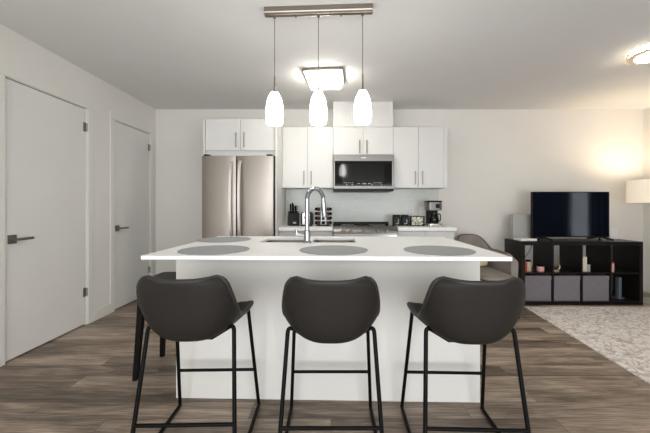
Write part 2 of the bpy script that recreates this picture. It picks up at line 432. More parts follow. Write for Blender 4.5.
# ------------------------------------------------------------------ kitchen cabinets
def pull(o, x, y, z0, z1, horizontal=False):
    b = MB()
    if horizontal:
        b.tube([(z0, y-.026, x), (z1, y-.026, x)], .0055, 10)
        for q in (z0+.02, z1-.02): b.tube([(q, y-.026, x), (q, y, x)], .0045, 8)
    else:
        b.tube([(x, y-.026, z0), (x, y-.026, z1)], .0062, 10)
        for q in (z0+.02, z1-.02): b.tube([(x, y-.026, q), (x, y, q)], .0045, 8)
    return b.build('handle', 'pull', o)
def wall_cabinet(label, x0, x1, z0, z1, yf, pz, px, filler=0., group='white wall cabinets'):
    xc = (x0+x1)/2; t = thing('wall_cabinet', label, 'cabinet', (xc, yf, z0), 0, group)
    hw = (x1-x0)/2; hh = z1-z0; dp = WK-yf
    MB().box((-hw, .02, 0), (hw, dp-.001, hh), .001).build('body', 'cab', t)
    r = hw-filler; g = .0018
    m = (-hw+r)/2
    for a, bb, s in ((-hw+.001, m-g, m-.045), (m+g, r-.001, m+.045)):
        d = MB().box((a, 0, .002), (bb, .019, hh-.002), .0015).build('door', 'cab', t)
        pull(d, s, 0, pz[0]-z0, pz[1]-z0)
    if yf < 4: MB().box((-hw, .02, -.062), (hw, .04, 0), .001).build('bottom_rail', 'cab', t)
    if filler: MB().box((r+.001, 0, 0), (hw, .019, hh), .001).build('filler_strip', 'cab', t)
    return t
wall_cabinet('deep white two-door wall cabinet above the fridge', -1.437, -.637, 1.795, 2.157, 3.78, (1.83, 2.0), 0)
wall_cabinet('white two-door wall cabinet above the knife block, left of the microwave', -.614, .025, 1.39, 2.157, 4.165, (1.43, 1.60), 0)
wall_cabinet('short white two-door wall cabinet directly above the microwave', .027, .783, 1.80, 2.157, 4.165, (1.82, 1.99), 0)
wall_cabinet('white two-door wall cabinet above the coffee maker, right of the microwave', .785, 1.47, 1.39, 2.157, 4.165, (1.43, 1.60), 0, filler=.045)
tag(MB().box((-.635, 3.76, 0), (-.616, WK-.001, 2.157), .001).build('fridge_side_panel', 'cab'), 'tall white gable panel beside the fridge', 'panel')
tag(MB().box((-1.459, 3.76, 0), (-1.44, WK-.001, 2.157), .001).build('fridge_side_panel', 'cab'), 'white gable panel left of the fridge, against the bare wall', 'panel')

def base_cabinet(label, x0, x1, ndoor):
    xc = (x0+x1)/2; hw = (x1-x0)/2; t = thing('base_cabinet', label, 'cabinet', (xc, 3.89, 0), 0, 'white base cabinets')
    MB().box((-hw, .02, .10), (hw, WK-3.89-.014, .868), .001).build('body', 'cab', t)
    MB().box((-hw, .07, 0), (hw, .085, .10)).build('toe_kick', 'cab', t)
    n = ndoor; wd = 2*hw/n
    for k in range(n):
        a = -hw+wd*k+.002; bb = a+wd-.004
        d = MB().box((a, 0, .72), (bb, .019, .862), .0015).build('drawer', 'cab', t)
        pull(d, .79, 0, (a+bb)/2-.07, (a+bb)/2+.07, True)
        d = MB().box((a, 0, .105), (bb, .019, .716), .0015).build('door', 'cab', t)
        s = bb-.04 if k == 0 else a+.04
        pull(d, s, 0, .53, .68)
base_cabinet('white base cabinet between the fridge and the stove', -.614, .02, 2)
base_cabinet('white base cabinet right of the stove, under the coffee maker', .785, 1.455, 2)
for lab, x0, x1 in (('white quartz worktop between the fridge and the stove', -.614, .022), ('white quartz worktop right of the stove, holding the coffee maker', .783, 1.47)):
    tag(MB().box((x0, 3.86, .868), (x1, WK-.009, .91), .003).build('worktop', 'quartz'), lab, 'worktop', 'quartz worktops along the wall')

# ------------------------------------------------------------------ fridge
FX0, FX1, FY = -1.430, -.641, 3.64
f = thing('refrigerator', 'stainless steel french-door fridge with two long curved handles', 'fridge', ((FX0+FX1)/2, FY, 0))
hw = (FX1-FX0)/2
MB().box((-hw+.004, .075, .02), (hw-.004, .80, 1.70), .006).build('body', 'black', f)
for sx in (-1, 1):
    for yy in (.15, .72): MB().tube([(sx*(hw-.06), yy, 0), (sx*(hw-.06), yy, .03)], .02, 10).build('foot', 'black', f)
split = -.012
def fdoor(a, b, z0, z1, name):
    n = 12; poly = []
    for k in range(n+1):
        u = k/n; poly.append((a+(b-a)*u, .012*(2*u-1)**4+ .004*(2*u-1)**2))
    poly += [(b, .07), (a, .07)]
    return MB().prism(poly, z0, z1, 'z', .003).build(name, 'steel', f)
dl = fdoor(-hw, split-.004, .70, 1.715, 'door'); dr = fdoor(split+.004, hw, .70, 1.715, 'door'); dz = fdoor(-hw, hw, .07, .69, 'freezer_drawer')
def bowed(x, z0, z1, o, lean):
    pts = []
    for k in range(17):
        u = k/16; pts.append((x, -.018-.05*math.sin(PI*u)**.6 if 0 < u < 1 else .006, z0+(z1-z0)*u))
    b = MB()
    vs = []; fs = []
    for i, p in enumerate(pts):
        for dx, dy in ((-.0155, 0), (-.012, -.012), (.012, -.012), (.0155, 0), (.012, .010), (-.012, .010)): vs.append((p[0]+dx, p[1]+dy, p[2]))
    for i in range(16):
        for k in range(6): fs.append([i*6+k, i*6+(k+1) % 6, (i+1)*6+(k+1) % 6, (i+1)*6+k])
    fs += [list(range(6)), [96+k for k in range(6)]]
    b.raw(vs, fs).build('handle', 'handle_steel', o)
bowed(split-.047, .80, 1.66, dl, 0); bowed(split+.047, .80, 1.66, dr, 0)
MB().tube(rounded([(-hw+.1, .004, .62), (-hw+.1, -.045, .62), (hw-.1, -.045, .62), (hw-.1, .004, .62)], .02), .012, 10).build('handle', 'steel2', dz)
for sx in (-1, 1): MB().box((sx*(hw-.045)-.03, .02, 1.716), (sx*(hw-.045)+.03, .12, 1.735), .004).build('hinge_cap', 'black', f)

# ------------------------------------------------------------------ range and microwave
RX0, RX1 = .028, .778
t = thing('electric_range', 'stainless steel slide-in stove with black glass cooktop', 'stove', ((RX0+RX1)/2, 3.83, 0)); hw = (RX1-RX0)/2
MB().box((-hw, .03, .06), (hw, .65, .905), .003).build('body', 'steel2', t)
for sx in (-1, 1):
    for yy in (.1, .6): MB().tube([(sx*(hw-.05), yy, 0), (sx*(hw-.05), yy, .065)], .018, 10).build('foot', 'black', t)
ct = MB().box((-hw, .05, .905), (hw, .65, .917), .002).build('cooktop', 'blackglass', t)
for x, y, r in ((-.19, .2, .10), (.19, .2, .08), (-.19, .45, .08), (.19, .45, .10)):
    MB().tube([(x+r*math.cos(a*PI/16), y+r*math.sin(a*PI/16), .9172) for a in range(32)], .0012, 5, closed=True).build('burner_ring', 'ledgrey', ct)
MB().box((-hw+.005, .60, .917), (hw-.005, .65, .948), .004).build('rear_vent', 'black', t)
cp = MB().prism([(-.02, .84), (.06, .84), (.06, .922), (.045, .922), (.0, .895), (-.02, .865)][::1], -hw, hw, 'x', .002).build('control_panel', 'steelmid', t)
for x in (-.255, -.17, -.03, .14, .24):
    MB().lathe([(.001, -.05), (.017, -.05), (.020, -.03), (.022, -.018)], (x, 0, .867), 18, axis='y').build('knob', 'steelmid', cp)
d = MB().box((-hw+.004, 0, .23), (hw-.004, .03, .83), .006).box((-.25, -.001, .36), (.25, .002, .66), .0008, mi=1).build('oven_door', ['steel2', 'blackglass'], t)
MB().tube(rounded([(-.3, 0, .76), (-.3, -.05, .76), (.3, -.05, .76), (.3, 0, .76)], .02), .011, 10).build('handle', 'steel2', d)
MB().box((-hw+.004, 0, .07), (hw-.004, .03, .225), .006).build('storage_drawer', 'steel2', t)

t = thing('microwave', 'stainless steel over-the-range microwave with black glass door', 'microwave', (.405, 4.08, 1.345)); hw = .376
MB().box((-hw, .03, .0), (hw, WK-4.08-.004, .452), .003).build('body', 'black', t)
MB().box((-hw, 0, .372), (hw, .03, .452), .004).build('vent_panel', 'steelmid', t)
MB().prism([(-hw, .03), (hw, .03), (hw, .06), (-hw, .06)], -.004, .03, 'y').build('bottom_trim', 'steelmid', t)
MB().box((-hw, 0, .06), (-hw+.02, .03, .372), .002).build('door_stile', 'steelmid', t)
MB().box((hw-.026, 0, .06), (hw, .03, .372), .002).build('door_stile', 'steelmid', t)
g = MB().box((-hw+.02, -.001, .06), (hw-.026, .03, .372), .002).build('door', 'blackglass', t)
MB().box((-.27, -.0018, .115), (.255, -.001, .335), .0003).build('window', 'screen', g)
marks = [(x, .101, .009, .003) for x in (-.24, -.215, -.19, -.165, -.14, .12, .145, .17, .195, .215)]
marks += [(x, .079, .006, .005) for x in (-.14, -.21, .10, .22)]+[(.005, .093, .025, .005), (-.062, .095, .017, .003), (.07, .093, .015, .004)]
for x, z, a, c in marks: MB().box((x-a, -.0018, z-c), (x+a, -.0009, z+c)).build('key_mark', 'ledgrey', g)
MB().box((-hw+.004, .0, -.0), (hw-.004, .028, .028), .003).build('grille', 'black', t)
MB().box((-.03, -.0008, .408), (.03, .001, .416), .0004).build('badge', 'white', t)

# ------------------------------------------------------------------ island
IR = math.radians(-1.5); IC = (-.018, 2.135)
isl = thing('kitchen_island', 'white kitchen island with overhanging quartz top and inset double sink', 'island', (IC[0], IC[1], 0), IR)
XS = [-.908, -.475, -.155, -.115, .185, .902]; YS = [-.53, .085, .42, .53]
b = MB()
for i in range(5):
    for j in range(3):
        if j == 1 and i in (1, 3): continue
        b.box((XS[i], YS[j], .895), (XS[i+1], YS[j+1], .915))
o = b.build('countertop', 'quartz', isl)
bev = o.modifiers.new('edge', 'BEVEL'); bev.width = .002; bev.segments = 2; bev.limit_method = 'ANGLE'
me = o.data; bb = bmesh.new(); bb.from_mesh(me)
# drop the faces shared by neighbouring slabs so that the top is one clean slab
cent = {}
for fc in bb.faces:
    c = fc.calc_center_median(); cent.setdefault((round(c.x, 4), round(c.y, 4), round(c.z, 4)), []).append(fc)
bmesh.ops.delete(bb, geom=[fc for v in cent.values() if len(v) > 1 for fc in v], context='FACES')
bmesh.ops.remove_doubles(bb, verts=list(bb.verts), dist=1e-5); bmesh.ops.dissolve_limit(bb, angle_limit=.01, verts=list(bb.verts), edges=list(bb.edges))
bb.to_mesh(me); bb.free()
# carcass leaves room for the basins
MB().box((-.914, -.165, 0), (.902, -.145, .895), .001).build('back_panel', 'panel', isl)
for s in (-1, 1): MB().box((s*(.902 if s > 0 else .914), -.145, 0), (s*.882, .50, .895), .001).build('end_panel', 'panel', isl)
MB().box((-.878, -.145, .10), (.878, .48, .62)).box((-.878, .44, .62), (.878, .48, .895)).box((-.878, -.145, 0), (.878, .42, .10)).build('carcass', 'cab', isl)
for k in range(4):
    a = -.878+.439*k; d = MB().box((a+.002, .481, .105), (a+.437, .50, .87), .0015).build('door', 'cab', isl)
    pull_b = MB().tube([(a+(.40 if k % 2 == 0 else .04), .526, .68), (a+(.40 if k % 2 == 0 else .04), .526, .84)], .0055, 10)
    for q in (.70, .82): pull_b.tube([(a+(.40 if k % 2 == 0 else .04), .526, q), (a+(.40 if k % 2 == 0 else .04), .50, q)], .0045, 8)
    pull_b.build('handle', 'pull', d)
for i in (1, 3):
    x0, x1, y0, y1 = XS[i]-.004, XS[i+1]+.004, YS[1]-.004, YS[2]+.004; z0, z1 = .69, .8945
    b = MB(); outl = rrect(x0, x1, y0, y1, .03, 6); inl = rrect(x0+.012, x1-.012, y0+.012, y1-.012, .03, 6); n = len(outl)
    vs = [(x, y, z1) for x, y in outl]+[(x, y, z1) for x, y in inl]+[(x, y, z0+.02) for x, y in inl]+[(x*.96+(x0+x1)/2*.04, y*.96+(y0+y1)/2*.04, z0) for x, y in inl]
    fs = []
    for L_ in range(3):
        for k in range(n): fs.append([L_*n+k, L_*n+(k+1) % n, (L_+1)*n+(k+1) % n, (L_+1)*n+k])
    fs.append([3*n+k for k in range(n)])
    bs = b.raw(vs, fs).build('sink_basin', 'sink', isl)
    sm = bs.modifiers.new('thick', 'SOLIDIFY'); sm.thickness = .0015
    MB().lathe([(.001, z0+.004), (.03, z0+.004), (.04, z0+.001)], ((x0+x1)/2, (y0+y1)/2, 0), 20).build('drain', 'chrome', bs)

fa = thing('kitchen_faucet', 'tall chrome gooseneck faucet on the island beside the sink', 'faucet', (-.158, 2.185, .916), math.radians(-42))
# local +y is the way the spout points
MB().lathe([(.001, 0), (.030, 0), (.030, .006), (.025, .012), (.022, .02), (.022, .075), (.018, .085), (.001, .085)], (0,0,0), 24).build('base', 'chrome', fa)
arc = [(0, 0, .07), (0, 0, .27)]
for k in range(17):
    a = PI*k/16; arc.append((0, 0.078-.078*math.cos(a), .285+.078*math.sin(a)))
arc.append((0, .158, .262))
MB().tube(arc, .0150, 14).build('spout', 'chrome', fa)
MB().tube([(0, .157, .272), (0, .160, .235), (0, .168, .170), (0, .169, .160)], [.0165, .0185, .020, .016], 14).build('spray_head', 'chrome', fa)
a = math.radians(42+175); dx, dy = math.cos(a), math.sin(a)
MB().tube([(0, 0, .050), (dx*.075, dy*.075, .052)], .0105, 12).tube([(dx*.068, dy*.068, .052), (dx*.072, dy*.072, .088)], [.008, .006], 10).build('lever', 'chrome', fa)

pm = None
for x, y, lab in ((-.647, 1.835, 'round grey placemat in front of the left bar stool'), (-.775, 2.40, 'round grey placemat at the back left corner of the island'),
                  (.015, 1.83, 'round grey placemat in front of the middle bar stool'), (.592, 1.815, 'round grey placemat in front of the right bar stool')):
    if pm is None:
        pm = MB().lathe([(.001, 0), (.186, 0), (.1885, .0015), (.1885, .003), (.186, .0045), (.001, .0045)], (0,0,0), 64).build('placemat', 'matte'); q = pm
    else:
        q = pm.copy(); C.objects.link(q)
    q.location = (x, y, .9155); tag(q, lab, 'placemat', 'round grey placemats on the island')

# ------------------------------------------------------------------ bar stools
MIDL = [(.240, .588), (.212, .600), (.12, .585), (.02, .570), (-.08, .562), (-.155, .564), (-.215, .592), (-.245, .66), (-.262, .735), (-.276, .80), (-.286, .848)]
RIM = [(.175, .240, .603), (.198, .212, .617), (.204, .12, .622), (.205, .03, .626), (.205, -.05, .640), (.205, -.105, .660), (.207, -.145, .692), (.204, -.180, .733), (.197, -.205, .776), (.188, -.222, .815), (.177, -.235, .856)]
def shell(u, v):
    y, z = spline(MIDL, v); wv, ry, rz = spline(RIM, v)
    s = 2*u-1; top = (1-v)/.10; fr = v/.10
    if top < 1: wv -= .034*(1-math.sqrt(max(0, 1-(1-top)**2)))
    if fr < 1: wv -= .045*(1-math.sqrt(max(0, 1-(1-fr)**2)))
    k = abs(s)**2.8
    return (s*wv, y+(ry-y)*k, z+(rz-z)*k)
def make_stool(label, loc, rz):
    t = thing('bar_stool', label, 'bar stool', loc, rz, 'charcoal bar stools along the island')
    sh = MB().grid(shell, 29, 47).build('seat_shell', 'leather', t, fix=False, sharp=180)
    m = sh.modifiers.new('thick', 'SOLIDIFY'); m.thickness = .022; m.offset = 0
    m = sh.modifiers.new('soft', 'SUBSURF'); m.levels = 1; m.render_levels = 1
    ring = [shell(i/28, 0) for i in range(28)]+[shell(1, j/46) for j in range(46)]+[shell(1-i/28, 1) for i in range(28)]+[shell(0, 1-j/46) for j in range(46)]
    MB().tube(ring, .0118, 8, closed=True).build('rim_piping', 'piping', sh, sharp=180)
    for sx in (-1, 1):
        for sy, ft in ((1, .27), (-1, -.255)):
            p = rounded([(sx*.226, ft, .010), (sx*.192, sy*.14, .622), (sx*.08, sy*.11, .548)], .03, 6)
            MB().tube(p, .0095, 10).build('leg', 'frame', t)
        MB().tube([(sx*.226, .265, .010), (sx*.226, -.25, .010)], .0095, 10).build('floor_rail', 'frame', t)
    def cross(name, sy, ft, z):
        f = (z-.010)/.612; x = .226-.034*f; y = ft+(sy*.14-ft)*f
        MB().tube([(-x, y, z), (x, y, z)], .0085, 10).build(name, 'frame', t)
    cross('footrest', 1, .27, .235); cross('stretcher', -1, -.255, .215)
    MB().box((-.085, -.115, .540), (.085, .115, .551), .004).build('seat_mount', 'frame', t)
    return t
st = make_stool('charcoal bucket bar stool standing in the middle of the three', (.0, 1.62, 0), math.radians(0))
dup(st, (-.638, 1.64, 0), math.radians(1.5), 'leftmost charcoal bucket bar stool, in front of the black wooden stool')
dup(st, (.622, 1.61, 0), math.radians(-2), 'rightmost charcoal bucket bar stool, nearest the armchair')

# black wooden stool at the island's left end
t = thing('wooden_stool', 'black wooden four-legged stool tucked at the left end of the island', 'stool', (-1.135, 2.375, 0))
MB().prism(rrect(-.158, .158, -.166, .166, .04), .622, .655, 'z', .006).build('seat', 'leather', t)
for sx in (-1, 1):
    for sy in (-1, 1):
        b = MB(); vs = []
        for z, k, hwid in ((0, .168, .014), (.622, .135, .021)):
            for dx, dy in ((-1,-1), (1,-1), (1,1), (-1,1)): vs.append((sx*k+dx*hwid, sy*(k+.007)+dy*hwid, z))
        b.raw(vs, [[0,1,2,3], [4,5,6,7], [0,1,5,4], [1,2,6,5], [2,3,7,6], [3,0,4,7]]).build('leg', 'blackwood', t)

# ------------------------------------------------------------------ lights on the ceiling
PB = (-.084, 2.19)
PR = math.radians(-3)
pl = thing('pendant_light', 'brushed nickel bar pendant with three white glass shades over the island', 'pendant light', (PB[0], PB[1], H), PR)
n = 14; poly = [(-.030, -.001)]
for k in range(n+1):
    a = PI+PI*k/n; poly.append((.030*math.cos(a), -.026+.026*math.sin(a)))
poly.append((.030, -.001))
MB().prism(poly, -.358, .358, 'x').build('canopy', 'nickel', pl)
for x in (-.15, .15): MB().tube([(x, 0, -.05), (x, 0, -.062)], .006, 8).build('screw', 'nickel', pl)
for x in (-.293, 0, .293):
    MB().lathe([(.001, -.066), (.009, -.064), (.009, -.048), (.001, -.048)], (x, 0, 0), 14).build('cord_grip', 'nickel', pl)
    MB().tube([(x, 0, -.05), (x, 0, -.48)], .0026, 8).build('cord', 'nickel', pl)
    MB().lathe([(.001, -.45), (.0055, -.45), (.0065, -.545), (.017, -.552), (.020, -.572), (.001, -.572)], (x, 0, 0), 18).build('socket_cap', 'nickel', pl)
    prof = []
    for k in range(19):
        u = k/18; r = spline([(.027,), (.043,), (.052,), (.0565,), (.0585,), (.058,), (.052,)], u)[0]
        prof.append((r, -.562-.209*u))
    prof = [(.001, -.565)]+prof+[(.048, -.773), (.044, -.764), (.001, -.764)]
    MB().lathe(prof, (x, 0, 0), 32).build('glass_shade', 'shade', pl)

cl = thing('ceiling_light', 'square flush ceiling light with nickel frame, above the island back', 'ceiling light', (-.065, 3.33, H), math.radians(-5))
a = .19
b = MB()
for s in (-1, 1):
    b.box((-a, s*a-.006, -.026), (a, s*a+.006, 0), .001); b.box((s*a-.006, -a, -.026), (s*a+.006, a, 0), .001)
b.build('frame', 'nickel', cl)
MB().prism(rrect(-.162, .162, -.162, .172, .02), -.085, -.001, 'z', .012).build('diffuser', 'diff', cl)

rl = thing('ceiling_light', 'round flush ceiling light with two nickel rings, near the right wall', 'ceiling light', (2.74, 2.78, H))
MB().lathe([(.001, -.062), (.08, -.060), (.14, -.052), (.166, -.038), (.172, -.022), (.172, -.001), (.001, -.001)], (0,0,0), 48).build('diffuser', 'diffw', rl)
for z, r in ((-.014, .19), (-.046, .186)):
    MB().lathe([(r-.010, z-.006), (r, z-.006), (r, z+.006), (r-.010, z+.006), (r-.010, z-.006)], (0,0,0), 48).build('ring', 'nickel', rl)
for k in range(3):
    q = 2*PI*k/3+.5; MB().tube([(.184*math.cos(q), .184*math.sin(q), -.001), (.184*math.cos(q), .184*math.sin(q), -.053)], .004, 8).build('post', 'nickel', rl)

# ------------------------------------------------------------------ things on the wall worktop
CZ = .9105
t = thing('knife_block', 'black knife block with dark handled knives, beside the toaster', 'knife block', (-.478, 4.2, CZ), math.radians(16))
MB().prism([(-.085, 0), (.085, 0), (.085, .09), (.02, .185), (-.065, .155)], -.064, .064, 'x', .004).build('block', 'black', t)
MB().box((-.02, -.0868, .03), (.02, -.0845, .05), .0005).build('badge', 'pale', t)
k = 0
for row in range(3):
    for col in range(3 if row else 2):
        x = -.034+.034*col+(.017 if row == 0 else 0); y0 = -.045+.030*row; z0 = .160+.011*row
        ln = (.15, .11, .12, .12, .09, .11, .08, .08)[k]; k += 1
        kn = MB().box((x-.008, -.010, 0), (x+.008, .010, ln), .004, T=Matrix.Translation((0, y0, z0-.012)) @ Euler((math.radians(-14), 0, 0)).to_matrix().to_4x4()).build('knife_handle', 'frame', t)
MB().tube([(.035+.022*math.cos(a*PI/8), -.02, .225+.022*math.sin(a*PI/8)) for a in range(16)], .004, 6, closed=True).tube([(.035, -.02, .203), (.035, -.015, .16)], .006, 6).build('scissors_handle', 'black', t)

t = thing('toaster', 'stainless steel toaster with black ends, next to the knife block', 'toaster', (-.305, 4.2, CZ))
MB().prism([(-.062, .018), (.062, .018), (.062, .135), (.05, .16), (.03, .17), (-.03, .17), (-.05, .16), (-.062, .135)], -.11, .11, 'y', .004).build('body', 'steel2', t)
MB().prism([(.040, .012), (.076, .012), (.076, .14), (.062, .168), (.040, .176)], -.118, .118, 'y', .004).build('side_cover', 'black', t)
MB().prism([(-.070, .012), (-.050, .012), (-.050, .174), (-.064, .16), (-.070, .14)], -.118, .118, 'y', .004).build('side_cover', 'black', t)
MB().box((-.065, -.115, 0), (.065, .115, .018), .004).build('base', 'black', t)
for x in (-.02, .02): MB().box((x-.008, -.08, .168), (x+.008, .08, .1712), .0005).build('slot', 'void', t)
MB().lathe([(.001, -.128), (.012, -.128), (.013, -.11), (.001, -.11)], (.012, 0, .055), 16, axis='y').build('dial', 'black', t)
MB().box((-.03, -.126, .10), (.0, -.11, .112), .003).build('lever', 'black', t)

sr = thing('spice_rack', 'chrome and black revolving spice rack beside the stove', 'spice rack', (-.095, 4.18, CZ))
MB().lathe([(.001, 0), (.095, 0), (.095, .012), (.001, .014)], (0,0,0), 32).build('base', 'black', sr)
MB().box((-.030, -.030, .012), (.030, .030, .245), .003).box((-.034, -.034, .245), (.034, .034, .252), .002).build('column', 'chrome', sr)
for k in range(4):
    z = .018+.057*k
    b = MB()
    for dx, dy in ((-.87, -.5), (0, -1), (.87, -.5)):
        b.tube([(dx*.02, dy*.02, z), (dx*.090, dy*.090, z)], .002, 6)
    b.build('shelf_wire', 'chrome', sr)
jar = None
sides = ((-.87, -.5, 'left'), (0, -1, 'front'), (.87, -.5, 'right')); lev = ('bottom', 'second', 'third', 'top')
for dx, dy, nm in sides:
    for k in range(4):
        lab = 'black lidded spice jar on the %s side of the spice rack, %s row' % (nm, lev[k])
        loc = (-.095+dx*.068, 4.18+dy*.068, CZ+.0203+.057*k); rz = math.atan2(dx, -dy)
        if jar is None:
            jar = thing('spice_jar', lab, 'spice jar', loc, rz, 'spice jars in the revolving rack')
            MB().box((-.019, -.030, 0), (.019, .014, .040), .006).build('jar_body', 'spice', jar)
            MB().lathe([(.001, -.046), (.017, -.046), (.0190, -.042), (.0190, -.030), (.001, -.030)], (0, 0, .0205), 20, axis='y').build('lid', 'frame', jar)
        else: dup(jar, loc, rz, lab)

cn = None
for x, lab in ((.832, 'black canister nearest the stove, with a pale strip down its front'), (.938, 'black canister beside the patterned box, with a pale strip down its front')):
    if cn is None:
        cn = thing('canister', lab, 'canister', (x, 4.2, CZ), 0, 'black canisters by the stove')
        MB().prism(rrect(-.046, .046, -.046, .046, .014), 0, .118, 'z', .004).build('body', 'black', cn)
        MB().prism(rrect(-.044, .044, -.044, .044, .014), .118, .137, 'z', .005).build('lid', 'frame', cn)
        MB().box((.012, -.0472, .022), (.022, -.0455, .082), .0004).box((-.014, -.0472, .022), (.022, -.0455, .032), .0004).build('label_mark', 'ledgrey', cn)
    else: dup(cn, (x, 4.2, CZ), 0, lab)
t = thing('patterned_box', 'small black-edged box with mottled cream print, between canister and coffee maker', 'box', (1.085, 4.13, CZ))
MB().box((-.088, 0, 0), (.088, .07, .125), .003).build('body', 'black', t)
MB().box((-.074, -.002, .012), (.068, .004, .113), .001).build('printed_front', 'print', t)
t = thing('coffee_maker', 'black and steel drip coffee maker at the right end of the worktop', 'coffee maker', (1.30, 4.2, CZ))
MB().prism(rrect(-.094, .094, -.095, .10, .05), 0, .028, 'z', .004).build('base', 'steel2', t)
MB().prism(rrect(-.070, .070, .02, .098, .02), .028, .20, 'z', .003).build('water_tank', 'black', t)
MB().prism(rrect(-.092, .092, -.085, .10, .04), .195, .298, 'z', .004).build('brew_head', 'steelmid', t)
MB().prism(rrect(-.096, .096, -.087, .102, .04), .298, .316, 'z', .006).build('lid', 'black', t)
MB().box((.005, -.090, .222), (.055, -.083, .275), .003).build('control_panel', 'black', t)
c = MB().lathe([(.001, .031), (.052, .031), (.062, .05), (.064, .085), (.056, .12), (.046, .15), (.048, .165), (.001, .165)], (0, -.03, 0), 28).build('carafe', 'blackglass', t)
MB().tube(rounded([(.03, -.07, .15), (.055, -.112, .15), (.055, -.112, .065), (.04, -.08, .06)], .02), .007, 8).build('carafe_handle', 'black', c)
ol = None
for x, lab in ((1.092, 'white outlet plate on the backsplash above the patterned box'), (1.243, 'white outlet plate on the backsplash just left of the coffee maker')):
    if ol is None:
        ol = thing('wall_outlet', lab, 'outlet', (x, WK-.008, 1.085), 0, 'outlet plates on the backsplash')
        MB().box((-.038, -.006, -.058), (.038, -.0002, .058), .003).build('plate', 'white', ol)
        for z in (-.028, .028):
            s_ = MB().box((-.017, -.008, z-.014), (.017, -.006, z+.014), .002).build('socket', 'white', ol)
            MB().box((-.008, -.0084, z-.006), (-.005, -.0079, z+.006)).box((.005, -.0084, z-.006), (.008, -.0079, z+.006)).build('slot', 'void', s_)
    else: dup(ol, (x, WK-.008, 1.085), 0, lab)

# ------------------------------------------------------------------ armchair behind the island
ac = thing('armchair', 'grey velvet tub armchair behind the island, beside the cube shelf', 'armchair', (1.74, 3.79, 0))
# local -y is the front
def tub_path(t):     # t -1 (left arm front) .. 1 (right arm front); centre line of the wall of the chair
    a = abs(t); s = 1 if t >= 0 else -1
    if a < .62:
        th = a/.62*PI/2; x, y = .222*math.sin(th)**.8, .10+.27*max(0, math.cos(th))**.8
    else: x, y = .222+.003*(a-.62)/.38, .10-.36*(a-.62)/.38
    return Vector((s*x, y, 0))
def tub_top(t):
    a = abs(t); return spline([(.805,), (.803,), (.79,), (.755,), (.70,), (.65,), (.645,), (.645,), (.64,), (.63,), (.59,)], a)[0]
def tub_ring(u, v):
    t = 2*u-1; p = tub_path(t); d = (tub_path(min(1, t+.01))-tub_path(max(-1, t-.01))).normalized(); nrm = Vector((d.y, -d.x, 0))
    zt = tub_top(t); z0 = .16; r = .035; lean = .05*(1 if abs(t) < .6 else max(0, 1-(abs(t)-.6)/.2))
    path = [(-r, z0), (-r, z0+.2), (-r-.004, zt-.06), (-r*.8, zt-.018), (0, zt), (r*.8, zt-.018), (r+.004, zt-.06), (r, z0+.2), (r, z0), (-r, z0)]
    k = spline(path, v); q = p+nrm*k[0]; out = p.normalized() if p.length > 0 else Vector((0,1,0))
    q = q+Vector((0, 1, 0))*lean*max(0, (k[1]-.35)/.45)
    return (q.x, q.y, k[1])
b = MB(); NU, NV = 61, 40; b.grid(tub_ring, NU, NV)
b.f.append([j*NU for j in range(NV)]); b.m.append(0); b.f.append([j*NU+NU-1 for j in range(NV)]); b.m.append(0)
b.build('backrest', 'velvet', ac, sharp=60)
MB().tube([Vector(tub_ring(k/60, .5))+Vector((0, 0, -.004)) for k in range(4, 57)], .007, 8).build('piping', 'velvetdark', ac)
MB().prism(rrect(-.186, .186, -.44, .30, .06), .17, .335, 'z', .02).build('seat_base', 'velvet', ac)
cu = MB().prism(rrect(-.184, .184, -.455, .28, .07), .337, .435, 'z', .035).build('seat_cushion', 'velvet', ac)
MB().tube([(x, y, .40) for x, y in rrect(-.185, .185, -.456, .281, .07)], .006, 6, closed=True).build('piping', 'velvetdark', cu)
for sx in (-1, 1):
    for yy in (-.36, .24): MB().tube([(sx*.18, yy, .18), (sx*.20, yy*1.05, 0)], [.022, .013], 10).build('leg', 'blackwood', ac)
def pillow(w, h, d, name, m, loc, rot):
    def f(u, v):
        th = PI*v; ph = 2*PI*u; c = lambda x, e: math.copysign(abs(x)**e, x)
        return (w/2*c(math.sin(th), .6)*c(math.cos(ph), .5), d/2*c(math.cos(th), 1.0), h/2*c(math.sin(th), .6)*c(math.sin(ph), .5))
    return MB().grid(f, 41, 21).build(name, m, loc=loc, rot=rot, sharp=180)
tag(pillow(.26, .19, .09, 'throw_pillow', 'cream', (1.735, 3.93, .535), (math.radians(-12), 0, math.radians(4))), 'small cream woven pillow on the grey armchair seat', 'pillow')

# ------------------------------------------------------------------ cube shelf, television and what they hold
KX0, KX1, KY0, KY1, KH = 2.229, 3.652, 3.86, 4.24, .742
sh = thing('cube_shelf', 'dark espresso open cube shelf of two rows by four under the television', 'shelf', ((KX0+KX1)/2, KY0, 0)); hw = (KX1-KX0)/2; dp = KY1-KY0
MB().box((-hw, 0, KH-.042), (hw, dp, KH), .002).build('top_board', 'espresso', sh)
MB().box((-hw, 0, 0), (hw, dp, .042), .002).build('bottom_board', 'espresso', sh)
for s in (-1, 1): MB().box((s*hw, 0, .042), (s*(hw-.042), dp, KH-.042), .002).build('side_board', 'espresso', sh)
iw = 2*hw-.084; cwid = (iw-3*.018)/4; cx = []
for k in range(4): cx.append(-hw+.042+cwid/2+k*(cwid+.018))
MZ = (.042+KH-.042)/2
for k in range(4): MB().box((cx[k]-cwid/2, .003, MZ-.009), (cx[k]+cwid/2, dp-.003, MZ+.009), .001).build('shelf_board', 'espresso', sh)
for k in range(3): MB().box((cx[k]+cwid/2, .003, .042), (cx[k]+cwid/2+.018, dp-.003, KH-.042), .001).build('divider', 'espresso', sh)
wx = [c+(KX0+KX1)/2 for c in cx]; SZ = MZ+.0093
bn = None
